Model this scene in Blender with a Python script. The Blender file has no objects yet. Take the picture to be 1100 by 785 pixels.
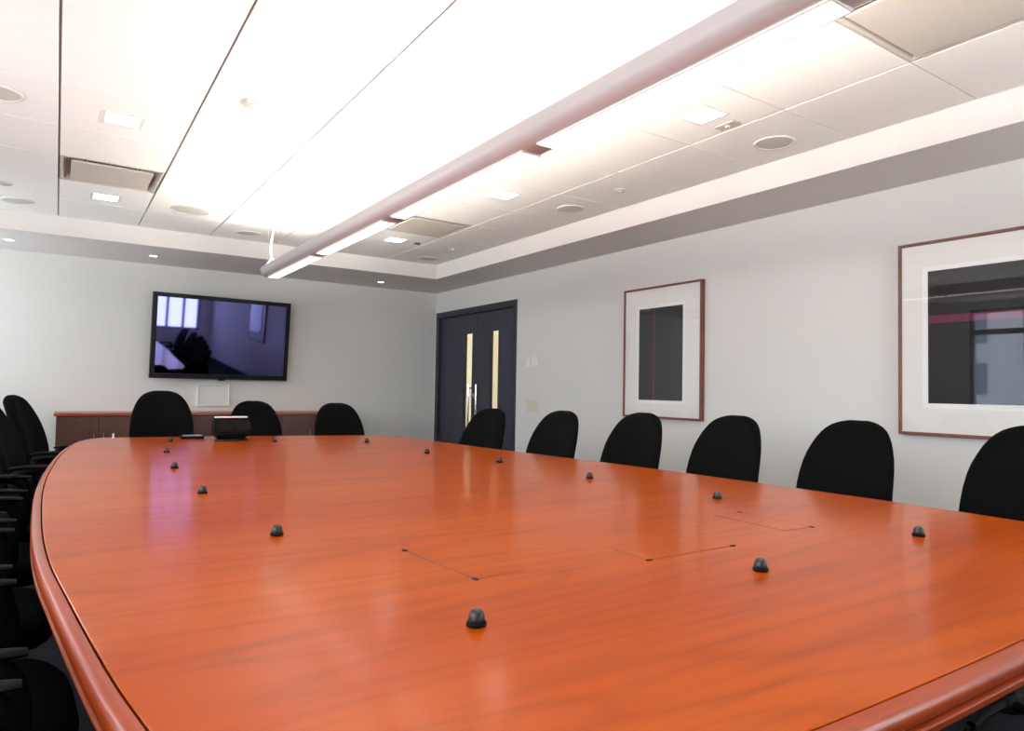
import bpy, bmesh, math, random
from mathutils import Vector, Matrix
random.seed(7)
C = bpy.context.scene.collection
PI = math.pi
EYE = 1.09            # eye height above the floor; heights below are real metres

# ------------------------------------------------------------------ helpers
def new_bm(): return bmesh.new()

def add_box(bm, x0, x1, y0, y1, z0, z1, bevel=0, seg=2, M=None):
    vs = [bm.verts.new((x, y, z)) for x in (x0, x1) for y in (y0, y1) for z in (z0, z1)]
    idx = [(0,1,3,2),(4,6,7,5),(0,4,5,1),(2,3,7,6),(0,2,6,4),(1,5,7,3)]
    fs = [bm.faces.new([vs[i] for i in f]) for f in idx]
    geom = vs
    if bevel:
        es = list({e for f in fs for e in f.edges})
        r = bmesh.ops.bevel(bm, geom=es, offset=bevel, segments=seg, affect='EDGES', profile=.5)
        geom = list({v for f in r['faces'] for v in f.verts} | {v for v in vs if v.is_valid})
    if M is not None: bmesh.ops.transform(bm, matrix=M, verts=geom)
    return geom

def add_loft(bm, rings, close_u=True, caps=True):
    rs = [[bm.verts.new(p) for p in r] for r in rings]
    n = len(rs[0])
    for a, b in zip(rs, rs[1:]):
        for i in range(n if close_u else n-1):
            j = (i+1) % n
            bm.faces.new((a[i], a[j], b[j], b[i]))
    if caps:
        bm.faces.new(list(reversed(rs[0]))); bm.faces.new(rs[-1])
    return [v for r in rs for v in r]

def add_lathe(bm, prof, n=24, M=None):
    rings = [[(r*math.cos(2*PI*i/n), r*math.sin(2*PI*i/n), z) for i in range(n)] for r, z in prof]
    vs = add_loft(bm, rings)
    if M is not None: bmesh.ops.transform(bm, matrix=M, verts=vs)
    return vs

def add_tube(bm, pts, r, n=8, sx=1.0, sy=1.0, up=(0,0,1)):
    """a swept tube; section is an ellipse r*sx across, r*sy along the 'up' side"""
    pts = [Vector(p) for p in pts]; rings = []
    up = Vector(up)
    for i, p in enumerate(pts):
        t = (pts[min(i+1, len(pts)-1)] - pts[max(i-1, 0)]).normalized()
        a = t.cross(up)
        if a.length < 1e-4: a = t.cross(Vector((0,1,0)))
        a.normalize(); b = a.cross(t).normalized()
        rr = r[i] if isinstance(r, (list, tuple)) else r
        rings.append([p + a*(rr*sx*math.cos(2*PI*k/n)) + b*(rr*sy*math.sin(2*PI*k/n)) for k in range(n)])
    return add_loft(bm, rings)

def smooth_path(pts, k=6):
    pts = [Vector(p) for p in pts]; out = []
    for i in range(len(pts)-1):
        p0, p1, p2, p3 = pts[max(i-1,0)], pts[i], pts[i+1], pts[min(i+2,len(pts)-1)]
        for j in range(k):
            t = j/k
            out.append(.5*((2*p1)+(p2-p0)*t+(2*p0-5*p1+4*p2-p3)*t*t+(3*p1-p0-3*p2+p3)*t**3))
    out.append(pts[-1]); return out

def obj(name, bm, mat, parent=None, smooth=False, loc=None, angle=40):
    bmesh.ops.recalc_face_normals(bm, faces=bm.faces)
    me = bpy.data.meshes.new(name); bm.to_mesh(me); bm.free()
    if mat is not None:
        for m in (mat if isinstance(mat, (list, tuple)) else [mat]): me.materials.append(m)
    if smooth:
        me.polygons.foreach_set('use_smooth', [True]*len(me.polygons))
        try: me.set_sharp_from_angle(angle=math.radians(angle))
        except Exception: pass
    o = bpy.data.objects.new(name, me); C.objects.link(o)
    if parent is not None: o.parent = parent
    if loc is not None: o.location = loc
    return o

def thing(name, label, cat, loc=(0,0,0), rz=0, group=None):
    o = bpy.data.objects.new(name, None); C.objects.link(o)
    o.empty_display_size = .1
    o.location = loc; o.rotation_euler = (0,0,rz); o['label'] = label; o['category'] = cat
    if group: o['group'] = group
    return o

def tag(o, label, cat, group=None):
    o['label'] = label; o['category'] = cat
    if group: o['group'] = group
    return o

def struct(name, bm, mat, parent=None, smooth=False):
    o = obj(name, bm, mat, parent, smooth)
    if parent is None: o['kind'] = 'structure'
    return o

def dup(root, loc, rz, label, group=None):
    r = root.copy(); C.objects.link(r); r.location = loc; r.rotation_euler = (0,0,rz); r['label'] = label
    if group: r['group'] = group
    def rec(src, dst):
        for ch in list(src.children):
            c = ch.copy(); C.objects.link(c); c.parent = dst
            rec(ch, c)
    rec(root, r)
    return r

# ------------------------------------------------------------------ materials
def lin(c):
    return tuple(((v/255)/12.92 if v/255 <= .04045 else ((v/255+.055)/1.055)**2.4) for v in c) + (1,)

def mat(name, rgb, rough=.6, metal=0, spec=.5, noise=0, nscale=40, bump=0, bscale=200, emit=None, estr=0, coat=0, coat_rough=.05):
    m = bpy.data.materials.new(name); m.use_nodes = True
    nt = m.node_tree; b = nt.nodes['Principled BSDF']
    col = rgb if len(rgb) == 4 else lin(rgb)
    b.inputs['Base Color'].default_value = col
    b.inputs['Roughness'].default_value = rough; b.inputs['Metallic'].default_value = metal
    b.inputs['Specular IOR Level'].default_value = spec
    b.inputs['Coat Weight'].default_value = coat; b.inputs['Coat Roughness'].default_value = coat_rough
    tc = nt.nodes.new('ShaderNodeTexCoord')
    nz = nt.nodes.new('ShaderNodeTexNoise'); nz.inputs['Scale'].default_value = nscale; nz.inputs['Detail'].default_value = 4
    nt.links.new(tc.outputs['Object'], nz.inputs['Vector'])
    if noise:
        mx = nt.nodes.new('ShaderNodeMix'); mx.data_type = 'RGBA'
        mx.inputs['A'].default_value = tuple(c*(1-noise) for c in col[:3])+(1,)
        mx.inputs['B'].default_value = tuple(min(1, c*(1+noise)) for c in col[:3])+(1,)
        nt.links.new(nz.outputs['Fac'], mx.inputs['Factor']); nt.links.new(mx.outputs['Result'], b.inputs['Base Color'])
    if bump:
        n2 = nt.nodes.new('ShaderNodeTexNoise'); n2.inputs['Scale'].default_value = bscale; n2.inputs['Detail'].default_value = 3
        nt.links.new(tc.outputs['Object'], n2.inputs['Vector'])
        bp = nt.nodes.new('ShaderNodeBump'); bp.inputs['Strength'].default_value = bump; bp.inputs['Distance'].default_value = .002
        nt.links.new(n2.outputs['Fac'], bp.inputs['Height']); nt.links.new(bp.outputs['Normal'], b.inputs['Normal'])
    if emit is not None:
        b.inputs['Emission Color'].default_value = lin(emit); b.inputs['Emission Strength'].default_value = estr
    return m

def wood(name, dark, mid, light, rough, sx=1.0, sy=9.0, coat=0, contrast=1.0, rings=3.2, spec=.5):
    """cherry veneer: stretched noise read as growth rings, plus fine pores along x"""
    m = bpy.data.materials.new(name); m.use_nodes = True
    nt = m.node_tree; N = nt.nodes; L = nt.links; b = N['Principled BSDF']
    tc = N.new('ShaderNodeTexCoord'); mp = N.new('ShaderNodeMapping'); mp.inputs['Scale'].default_value = (sx, sy, sy)
    L.new(tc.outputs['Object'], mp.inputs['Vector'])
    n1 = N.new('ShaderNodeTexNoise'); n1.inputs['Scale'].default_value = .55; n1.inputs['Detail'].default_value = 1; n1.inputs['Distortion'].default_value = .1
    L.new(mp.outputs['Vector'], n1.inputs['Vector'])
    mul = N.new('ShaderNodeMath'); mul.operation = 'MULTIPLY'; mul.inputs[1].default_value = rings*6
    L.new(n1.outputs['Fac'], mul.inputs[0])
    fr = N.new('ShaderNodeMath'); fr.operation = 'PINGPONG'; fr.inputs[1].default_value = 1.0
    L.new(mul.outputs[0], fr.inputs[0])
    pw = N.new('ShaderNodeMath'); pw.operation = 'POWER'; pw.inputs[1].default_value = 3
    L.new(fr.outputs[0], pw.inputs[0])
    mp2 = N.new('ShaderNodeMapping'); mp2.inputs['Scale'].default_value = (2.5*sx, 5*sy, 5*sy)
    L.new(tc.outputs['Object'], mp2.inputs['Vector'])
    n2 = N.new('ShaderNodeTexNoise'); n2.inputs['Scale'].default_value = 1.0; n2.inputs['Detail'].default_value = 2
    L.new(mp2.outputs['Vector'], n2.inputs['Vector'])
    n3 = N.new('ShaderNodeTexNoise'); n3.inputs['Scale'].default_value = .35; n3.inputs['Detail'].default_value = 3
    L.new(mp.outputs['Vector'], n3.inputs['Vector'])
    r1 = N.new('ShaderNodeValToRGB'); r1.color_ramp.elements[0].color = lin(mid); r1.color_ramp.elements[1].color = lin(light)
    r1.color_ramp.elements[0].position = .35; r1.color_ramp.elements[1].position = .7
    L.new(n3.outputs['Fac'], r1.inputs['Fac'])
    mx = N.new('ShaderNodeMix'); mx.data_type = 'RGBA'; mx.inputs['B'].default_value = lin(dark)
    f1 = N.new('ShaderNodeMath'); f1.operation = 'MULTIPLY'; f1.inputs[1].default_value = .22*contrast
    L.new(pw.outputs[0], f1.inputs[0]); L.new(f1.outputs[0], mx.inputs['Factor']); L.new(r1.outputs['Color'], mx.inputs['A'])
    mx2 = N.new('ShaderNodeMix'); mx2.data_type = 'RGBA'; mx2.inputs['B'].default_value = lin(dark)
    rr = N.new('ShaderNodeMapRange'); rr.inputs['From Min'].default_value = .5; rr.inputs['From Max'].default_value = .8
    rr.inputs['To Max'].default_value = .3*contrast
    L.new(n2.outputs['Fac'], rr.inputs['Value']); L.new(rr.outputs['Result'], mx2.inputs['Factor']); L.new(mx.outputs['Result'], mx2.inputs['A'])
    L.new(mx2.outputs['Result'], b.inputs['Base Color'])
    b.inputs['Roughness'].default_value = rough
    b.inputs['Coat Weight'].default_value = coat; b.inputs['Coat Roughness'].default_value = .13; b.inputs['Coat IOR'].default_value = 1.4
    b.inputs['Specular IOR Level'].default_value = spec
    return m

def emitter(name, rgb, strength):
    m = bpy.data.materials.new(name); m.use_nodes = True
    nt = m.node_tree; nt.nodes.clear()
    o = nt.nodes.new('ShaderNodeOutputMaterial'); e = nt.nodes.new('ShaderNodeEmission')
    e.inputs['Color'].default_value = lin(rgb); e.inputs['Strength'].default_value = strength
    nt.links.new(e.outputs[0], o.inputs[0]); return m

def pane_glass(name, tint=(1,1,1,1), ior=1.5):
    m = bpy.data.materials.new(name); m.use_nodes = True
    nt = m.node_tree; nt.nodes.clear(); N = nt.nodes
    o = N.new('ShaderNodeOutputMaterial'); t = N.new('ShaderNodeBsdfTransparent'); g = N.new('ShaderNodeBsdfGlossy')
    t.inputs['Color'].default_value = tint; g.inputs['Roughness'].default_value = .01
    fr = N.new('ShaderNodeFresnel'); fr.inputs['IOR'].default_value = ior
    ge = N.new('ShaderNodeNewGeometry'); iv = N.new('ShaderNodeMath'); iv.operation = 'SUBTRACT'; iv.inputs[0].default_value = 1
    nt.links.new(ge.outputs['Backfacing'], iv.inputs[1])          # only the outer faces reflect
    ml = N.new('ShaderNodeMath'); ml.operation = 'MULTIPLY'; nt.links.new(fr.outputs[0], ml.inputs[0]); nt.links.new(iv.outputs[0], ml.inputs[1])
    mx = N.new('ShaderNodeMixShader'); nt.links.new(ml.outputs[0], mx.inputs[0])
    nt.links.new(t.outputs[0], mx.inputs[1]); nt.links.new(g.outputs[0], mx.inputs[2]); nt.links.new(mx.outputs[0], o.inputs[0])
    return m

M = {}
M['wall']    = mat('wall_paint', (218,217,212), .75, noise=.02, nscale=3, bump=.15, bscale=260, spec=.25)
M['soffit']  = mat('soffit_paint', (226,222,218), .8, bump=.08, bscale=260, spec=.2)
M['tile']    = mat('ceiling_tile', (246,243,238), .9, noise=.025, nscale=300, bump=.12, bscale=700, spec=.2)
M['grid']    = mat('ceiling_grid', (150,142,134), .6)
M['carpet']  = mat('charcoal_carpet', (38,38,42), .95, noise=.35, nscale=180, bump=.8, bscale=500, spec=.1)
M['table']   = wood('cherry_veneer', (110,36,8), (170,69,5), (184,85,8), .28, sx=1.0, sy=8.0, coat=.28, contrast=1.15, spec=.05)
M['edge']    = wood('cherry_edge', (100,28,8), (150,54,10), (164,64,13), .28, sx=1.0, sy=3.0, contrast=.6)
M['base']    = wood('dark_cherry_base', (40,14,8), (88,34,18), (98,40,22), .4)
M['cred']    = wood('walnut_front', (30,14,10), (70,38,30), (84,48,38), .4, sx=9, sy=1.0, contrast=.8)
M['credtop'] = wood('credenza_top_cherry', (90,34,20), (148,66,44), (160,76,52), .25, contrast=.5)
M['fabric']  = mat('black_fabric', (8,9,9), .95, noise=.5, nscale=900, bump=.6, bscale=1400, spec=.05)
M['plastic'] = mat('black_plastic', (8,8,10), .6, spec=.12)
M['mic']     = mat('microphone_black', (24,26,30), .4, noise=.4, nscale=1200, spec=.5)
M['chrome']  = mat('polished_chrome', (235,236,240), .12, metal=1)
M['steel']   = mat('satin_silver', (205,205,205), .3, metal=1)
M['door']    = mat('charcoal_blue_door', (52,54,66), .45, noise=.06, nscale=8, spec=.4)
M['frame_d'] = mat('charcoal_door_frame', (42,44,54), .4, spec=.4)
M['bezel']   = mat('tv_bezel', (9,9,10), .4, spec=.2)
M['white']   = mat('white_plastic', (232,232,228), .45)
M['beige']   = mat('almond_plastic', (214,206,182), .45)
M['mat']     = mat('mat_board', (240,238,232), .8)
M['mat2']    = mat('inner_mat_board', (248,247,244), .8)
M['walnut']  = wood('walnut_frame', (48,22,16), (104,54,40), (120,64,48), .35, sx=1, sy=1, contrast=.8)
M['vent']    = mat('vent_enamel', (196,188,178), .5)
M['ventdk']  = mat('vent_throat', (58,52,48), .7)
M['speaker'] = mat('speaker_grille', (204,200,188), .6, bump=.5, bscale=2500)
M['pend']    = mat('pendant_enamel', (184,176,174), .38, spec=.5)
M['winfr']   = mat('window_frame', (58,50,50), .45)
M['rubber']  = mat('dark_rubber', (11,10,10), .7, spec=.1)
M['notch']   = mat('finger_notch', (112,38,16), .6)
M['cord']    = mat('white_cord', (240,238,234), .5)
M['led']     = emitter('red_indicator', (255,60,50), 2.0)
M['lens']    = emitter('pendant_lens_glow', (255,250,244), 3.0)
M['tube']    = emitter('fluorescent_tube', (255,250,240), 125.0)
M['down']    = emitter('square_light_glow', (255,251,246), 9.0)
M['pin']     = emitter('soffit_light_glow', (255,250,240), 9.0)
M['glass']   = pane_glass('clear_glass')
M['artglass'] = pane_glass('picture_glass', ior=1.68)
M['frosted'] = mat('frosted_panel', (214,216,212), .35, spec=.5)
M['corr']    = mat('corridor_paint', (224,217,194), .8)
M['bldg']    = mat('building_concrete', (150,155,165), .8)

# TV panel: dark glass with a violet anti-glare coating
def tv_screen():
    m = bpy.data.materials.new('tv_glass'); m.use_nodes = True
    b = m.node_tree.nodes['Principled BSDF']
    b.inputs['Base Color'].default_value = (.085,.085,.21,1); b.inputs['Metallic'].default_value = 1
    b.inputs['Roughness'].default_value = .03
    return m
M['screen'] = tv_screen()
def print_mat(name, stripes, along):
    """near-black print under glass; muted maroon bands of ink, each (start, end) along the print's local axis 0..1"""
    m = bpy.data.materials.new(name); m.use_nodes = True
    nt = m.node_tree; N = nt.nodes; L = nt.links; b = N['Principled BSDF']
    tc = N.new('ShaderNodeTexCoord'); sp = N.new('ShaderNodeSeparateXYZ'); L.new(tc.outputs['Generated'], sp.inputs[0])
    rp = N.new('ShaderNodeValToRGB'); rp.color_ramp.interpolation = 'CONSTANT'
    el = rp.color_ramp.elements; el[0].position = 0; el[0].color = lin((16,17,20))
    first = True
    for a, c, rgb in stripes:
        e = el[1] if first else el.new(a)
        first = False
        e.position = a; e.color = lin(rgb)
        k = el.new(c); k.color = lin((16,17,20))
    L.new(sp.outputs[along], rp.inputs['Fac']); L.new(rp.outputs['Color'], b.inputs['Base Color'])
    b.inputs['Roughness'].default_value = .5
    b.inputs['Specular IOR Level'].default_value = .2
    return m
M['print_a'] = print_mat('dark_print_tall', [(.62,.66,(86,26,52))], 'Y')
M['print_b'] = print_mat('dark_print_band', [(.60,.66,(96,26,58))], 'Z')

# ------------------------------------------------------------------ room numbers
XR, YB = 4.166, 8.09            # right and back wall faces
XL, YN = -1.75, -1.45           # left and near wall faces
ZC = EYE+1.4197                 # tile ceiling
ZF = EYE+1.2573                 # underside of the soffit
XF, YF = 3.600, 7.007           # inner edges of the soffit (right, back)
XFL, YFN = -1.239, -.99         # inner edges on the left and near side
TX = [XFL]+[-.035+.602*k for k in range(-1, 6)]+[XF]
TY = [YFN]+[1.45+.61*k for k in range(-3, 10)]+[YF]
T = .12

# floor
bm = new_bm(); add_box(bm, XL-T, XR+T, YN-T, YB+T, -.1, 0); struct('floor', bm, M['carpet'])

# ceiling: lay-in tiles on a recessed grid
VENT_CELLS = {(2, 10), (6, 10), (6, 4)}       # filled in below from the grid indices
def cell_of(x, y):
    i = max(k for k in range(len(TX)-1) if TX[k] <= x); j = max(k for k in range(len(TY)-1) if TY[k] <= y); return i, j
VENTS = [(.27, 5.42), (2.68, 5.42), (2.68, 1.2)]
VENT_CELLS = {cell_of(*v) for v in VENTS}
bm = new_bm()
for i in range(len(TX)-1):
    for j in range(len(TY)-1):
        if (i, j) in VENT_CELLS: continue
        gx, gy = .0055, .003
        add_box(bm, TX[i]+gx, TX[i+1]-gx, TY[j]+gy, TY[j+1]-gy, ZC, ZC+.016, bevel=.0015, seg=1)
ceil = struct('ceiling', bm, M['tile'])
bm = new_bm()
for i in range(1, len(TX)-1): add_box(bm, TX[i]-.012, TX[i]+.012, YFN, YF, ZC+.008, ZC+.03)
for j in range(1, len(TY)-1): add_box(bm, XFL, XF, TY[j]-.012, TY[j]+.012, ZC+.006, ZC+.03)
obj('ceiling_grid', bm, M['grid'], ceil)
bm = new_bm(); add_box(bm, XL-T, XR+T, YN-T, YB+T, ZC+.12, ZC+.2); obj('ceiling_deck', bm, M['ventdk'], ceil)

# soffit: the dropped border round the tiled tray
bm = new_bm()
add_box(bm, XF, XR+T, YN-T, YB+T, ZF, ZC+.12)
add_box(bm, XL-T, XFL, YN-T, YB+T, ZF, ZC+.12)
add_box(bm, XFL, XF, YF, YB+T, ZF, ZC+.12)
add_box(bm, XFL, XF, YN-T, YFN, ZF, ZC+.12)
struct('trim_1', bm, M['soffit'])

# walls
bm = new_bm(); add_box(bm, XL-T, XR+T, YB, YB+T, 0, ZF); struct('wall_back', bm, M['wall'])
DY0, DY1, DZ = 6.165, 8.06, 2.083          # door opening in the right wall
bm = new_bm()
add_box(bm, XR, XR+T, YN, DY0, 0, ZF); add_box(bm, XR, XR+T, DY1, YB, 0, ZF); add_box(bm, XR, XR+T, DY0, DY1, DZ, ZF)
struct('wall_right', bm, M['wall'])
# left wall with two windows, near wall with one
LW = [(-.9, 4.15), ]                        # window openings along the left wall
LZ0, LZ1 = .95, 2.25
bm = new_bm()
add_box(bm, XL-T, XL, YN, LW[0][0], 0, ZF); add_box(bm, XL-T, XL, LW[0][1], 5.75, 0, ZF); add_box(bm, XL-T, XL, 7.85, YB, 0, ZF)
add_box(bm, XL-T, XL, LW[0][0], LW[0][1], 0, LZ0); add_box(bm, XL-T, XL, LW[0][0], LW[0][1], LZ1, ZF)
add_box(bm, XL-T, XL, 5.75, 7.85, 0, LZ0); add_box(bm, XL-T, XL, 5.75, 7.85, LZ1, ZF)
struct('wall_left', bm, M['wall'])
NX0, NX1, NZ0, NZ1 = 2.15, 3.9, .70, 2.2
bm = new_bm()
add_box(bm, XL-T, NX0, YN-T, YN, 0, ZF); add_box(bm, NX1, XR+T, YN-T, YN, 0, ZF)
add_box(bm, NX0, NX1, YN-T, YN, 0, NZ0); add_box(bm, NX0, NX1, YN-T, YN, NZ1, ZF)
struct('wall_near', bm, M['wall'])

def window(name, axis, c, a0, a1, z0, z1, splits, transom=None):
    """casement set in a wall; axis 'x' = wall normal along x"""
    root = bpy.data.objects.new(name, None); C.objects.link(root); root['kind'] = 'structure'
    def B(bm, u0, u1, w0, w1, d0, d1):
        if axis == 'x': add_box(bm, c+d0, c+d1, u0, u1, w0, w1, bevel=.004, seg=1)
        else: add_box(bm, u0, u1, c+d0, c+d1, w0, w1, bevel=.004, seg=1)
    bm = new_bm(); w = .05; e = .001
    B(bm, a0+e, a0+w, z0+e, z1-e, -.04, .04); B(bm, a1-w, a1-e, z0+e, z1-e, -.04, .04)
    B(bm, a0+w, a1-w, z0+e, z0+w, -.04, .04); B(bm, a0+w, a1-w, z1-w, z1-e, -.04, .04)
    for k in range(1, splits):
        u = a0+(a1-a0)*k/splits; B(bm, u-.025, u+.025, z0+w, z1-w, -.035, .035)
    if transom: B(bm, a0+w, a1-w, transom-.035, transom+.035, -.036, .036)
    obj('window_frame', bm, M['winfr'], root)
    bm = new_bm()
    if axis == 'x': add_box(bm, c-.004, c+.004, a0+.02, a1-.02, z0+.02, z1-.02)
    else: add_box(bm, a0+.02, a1-.02, c-.004, c+.004, z0+.02, z1-.02)
    obj('window_pane', bm, M['glass'], root)
    return root
window('window_1', 'x', XL-T/2, LW[0][0], LW[0][1], LZ0, LZ1, 8, 1.95)
window('window_2', 'x', XL-T/2, 5.75, 7.85, LZ0, LZ1, 4, 1.95)
window('window_3', 'y', YN-T/2, NX0, NX1, NZ0, NZ1, 5)

# baseboards
bm = new_bm(); add_box(bm, XL, XR, YB-.012, YB, 0, .1); struct('baseboard_back', bm, M['frame_d'])
bm = new_bm(); add_box(bm, XR-.012, XR, YN, DY0, 0, .1); struct('baseboard_right', bm, M['frame_d'])
bm = new_bm(); add_box(bm, XL, XL+.012, YN, YB-.012, 0, .1); struct('baseboard_left', bm, M['frame_d'])

# corridor behind the double door
bm = new_bm()
add_box(bm, XR+T, 6.2, 5.6, 8.8, -.1, 0); add_box(bm, 6.2, 6.3, 5.6, 8.8, -.1, 2.5)
add_box(bm, XR+T, 6.2, 8.7, 8.8, 0, 2.5); add_box(bm, XR+T, 6.2, 5.6, 5.7, 0, 2.5); add_box(bm, XR+T, 6.3, 5.6, 8.8, 2.5, 2.6)
struct('wall_corridor', bm, M['corr'])

# ------------------------------------------------------------------ double door
door = bpy.data.objects.new('door_1', None); C.objects.link(door); door['kind'] = 'structure'
door['label'] = 'charcoal blue double door with two narrow glass strips'
JW = .07
bm = new_bm()
for y0, y1 in ((DY0+.001, DY0+JW), (DY1-JW, DY1-.001)):
    add_box(bm, XR-.012, XR+T, y0, y1, 0, DZ-.001, bevel=.003, seg=1)
add_box(bm, XR-.012, XR+T, DY0+JW, DY1-JW, DZ-.075, DZ-.001, bevel=.003, seg=1)
# stops
add_box(bm, XR+.075, XR+.1, DY0+JW, DY0+JW+.02, 0, DZ-.075); add_box(bm, XR+.075, XR+.1, DY1-JW-.02, DY1-JW, 0, DZ-.075)
obj('door_frame', bm, M['frame_d'], door)
YM = 7.075                                 # where the leaves meet
def leaf(y0, y1, g0, g1, hy):
    bm = new_bm(); x0, x1 = XR+.03, XR+.074; z1 = DZ-.079; gz0, gz1 = .42, 1.772
    add_box(bm, x0, x1, y0, g0, .008, z1); add_box(bm, x0, x1, g1, y1, .008, z1)
    add_box(bm, x0, x1, g0, g1, .008, gz0); add_box(bm, x0, x1, g0, g1, gz1, z1)
    lf = obj('door_leaf', bm, M['door'], door)
    bm = new_bm(); w = .012                # glazing bead round the strip
    for a in ((g0-w, g0+.004, gz0-w, gz1+w), (g1-.004, g1+w, gz0-w, gz1+w), (g0, g1, gz0-w, gz0+.004), (g0, g1, gz1-.004, gz1+w)):
        add_box(bm, x0-.006, x0+.004, *a, bevel=.002, seg=1)
    obj('glazing_bead', bm, M['frame_d'], lf)
    bm = new_bm(); add_box(bm, x0+.018, x0+.026, g0, g1, gz0, gz1); obj('glass_strip', bm, M['glass'], lf)
    bm = new_bm()
    add_tube(bm, [(x0-.05, hy, .62), (x0-.05, hy, 1.145)], .0125, 12)
    for z in (.68, 1.10): add_tube(bm, [(x0+.002, hy, z), (x0-.05, hy, z)], .009, 10)
    obj('pull_handle', bm, M['chrome'], lf, smooth=True)
    return lf
l1 = leaf(DY0+JW+.003, YM-.002, 6.575, 6.765, 6.985)
l2 = leaf(YM+.002, DY1-JW-.003, 7.165, 7.375, 7.165)
bm = new_bm()
add_lathe(bm, [(.001,0),(.03,0),(.03,.012),(.014,.016),(.014,.045),(.001,.047)], 16, Matrix.Translation((XR+.031, 7.10, 1.01)) @ Matrix.Rotation(-PI/2, 4, 'Y'))
add_tube(bm, smooth_path([(XR-.012, 7.105, 1.01), (XR-.016, 7.08, 1.012), (XR-.014, 7.0, 1.005)]), [.012]*8+[.009]*5, 10)
obj('lever_latch', bm, M['steel'], l2, smooth=True)

# ------------------------------------------------------------------ conference table
ZT = .74
tbl = thing('conference_table', 'long boat-shaped cherry wood conference table with rounded edge, filling the room', 'table', (1.15, 2.75, 0))
ox, oy = 1.15, 2.75
L_pts = [(.168,.47),(.120,.62),(.079,.853),(.053,1.066),(.023,1.361),(.001,1.60),(-.014,1.90),(-.022,2.3),(-.024,2.65),(-.016,3.05),(.004,3.5),(.040,4.05),(.095,4.55),(.165,4.90),(.255,5.06)]
R_pts = [(1.95,4.72),(2.035,4.55),(2.085,4.2),(2.115,3.9),(2.15,3.5),(2.19,3.15),(2.235,2.75),(2.275,2.4),(2.30,2.05),(2.32,1.6),(2.325,1.2),(2.315,.9),(2.29,.66),(2.25,.50)]
def resample(pts, k=5): return [(p.x, p.y) for p in smooth_path([(x, y, 0) for x, y in pts], k)]
left = resample(L_pts); right = resample(R_pts)
far = [(.255+(1.95-.255)*t, 5.06+(4.72-5.06)*t+.03*math.sin(PI*t)) for t in [i/12 for i in range(1, 12)]]
near = [(2.25+(.168-2.25)*t, .50+(.47-.50)*t-.062*math.sin(PI*t)**.6) for t in [i/24 for i in range(1, 24)]]
outline = left+far+right+near               # clockwise seen from above
poly = [Vector((x-ox, y-oy, 0)) for x, y in outline]
n = len(poly)
nrm = []
for i in range(n):
    t = (poly[(i+1) % n]-poly[i-1]).normalized(); nrm.append(Vector((-t.y, t.x, 0)))
# make sure normals point outward
if sum(nrm[i].dot(poly[i]) for i in range(n)) < 0: nrm = [-v for v in nrm]
for _ in range(3): nrm = [(nrm[i-1]+nrm[i]*2+nrm[(i+1) % n]).normalized() for i in range(n)]
def ring(off, z): return [poly[i]+nrm[i]*off+Vector((0,0,z)) for i in range(n)]
# veneered panel inside the groove
bm = new_bm()
add_loft(bm, [ring(-.006, ZT-.03), ring(-.0015, ZT-.03), ring(-.0015, ZT-.0012), ring(-.003, ZT)])
obj('table_panel', bm, M['table'], tbl)
# bullnose edge band: groove, half-round, bead, under flange
prof = [(-.0015, ZT-.03), (.0012, ZT-.005), (.0022, ZT-.0004)]
for k in range(0, 13):
    a = PI/2-PI*k/12*.88
    prof.append((.006+.017*max(0, math.cos(a)), ZT-.0175+.0172*math.sin(a)))
prof += [(.0185, ZT-.0340), (.0215, ZT-.0352), (.0222, ZT-.0375), (.0205, ZT-.0392), (.0185, ZT-.0400), (.0165, ZT-.050), (.012, ZT-.0515), (-.05, ZT-.0515), (-.05, ZT-.03)]
bm = new_bm(); add_loft(bm, [ring(o, z) for o, z in prof]+[], caps=False)
rs = len(prof)
obj('edge_band', bm, M['edge'], tbl, smooth=True, angle=35)
# underside sub-top
bm = new_bm(); add_loft(bm, [ring(-.045, ZT-.055), ring(-.045, ZT-.031)]); obj('sub_top', bm, M['base'], tbl)
# two panel pedestals with a stretcher beam
for yy in (1.7, 3.75):
    bm = new_bm()
    add_box(bm, -.38, .38, yy-oy-.32, yy-oy+.32, .06, ZT-.06, bevel=.02)
    add_box(bm, -.40, .40, yy-oy-.34, yy-oy+.34, 0, .07, bevel=.008)
    obj('pedestal', bm, M['base'], tbl)
bm = new_bm(); add_box(bm, -.04, .04, 2.02-oy, 3.43-oy, .3, ZT-.06, bevel=.006); obj('stretcher_beam', bm, M['base'], tbl)
# fine seams between the veneer sections
def seam(x0, y0, x1, y1, w=.0012):
    a, b = Vector((x0-ox, y0-oy, ZT+.00025)), Vector((x1-ox, y1-oy, ZT+.00025))
    d = (b-a).normalized(); s = Vector((-d.y, d.x, 0))*w
    add_loft(bm, [[a+s+Vector((0,0,-.002)), a-s+Vector((0,0,-.002)), a-s, a+s], [b+s+Vector((0,0,-.002)), b-s+Vector((0,0,-.002)), b-s, b+s]])
for q in ((-.01, 1.985, 2.31, 1.985), (-.0, 3.45, 2.13, 3.45), (1.17, .47, 1.17, .66)):
    bm = new_bm(); seam(*q); obj('panel_seam', bm, M['edge'], tbl)
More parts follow.
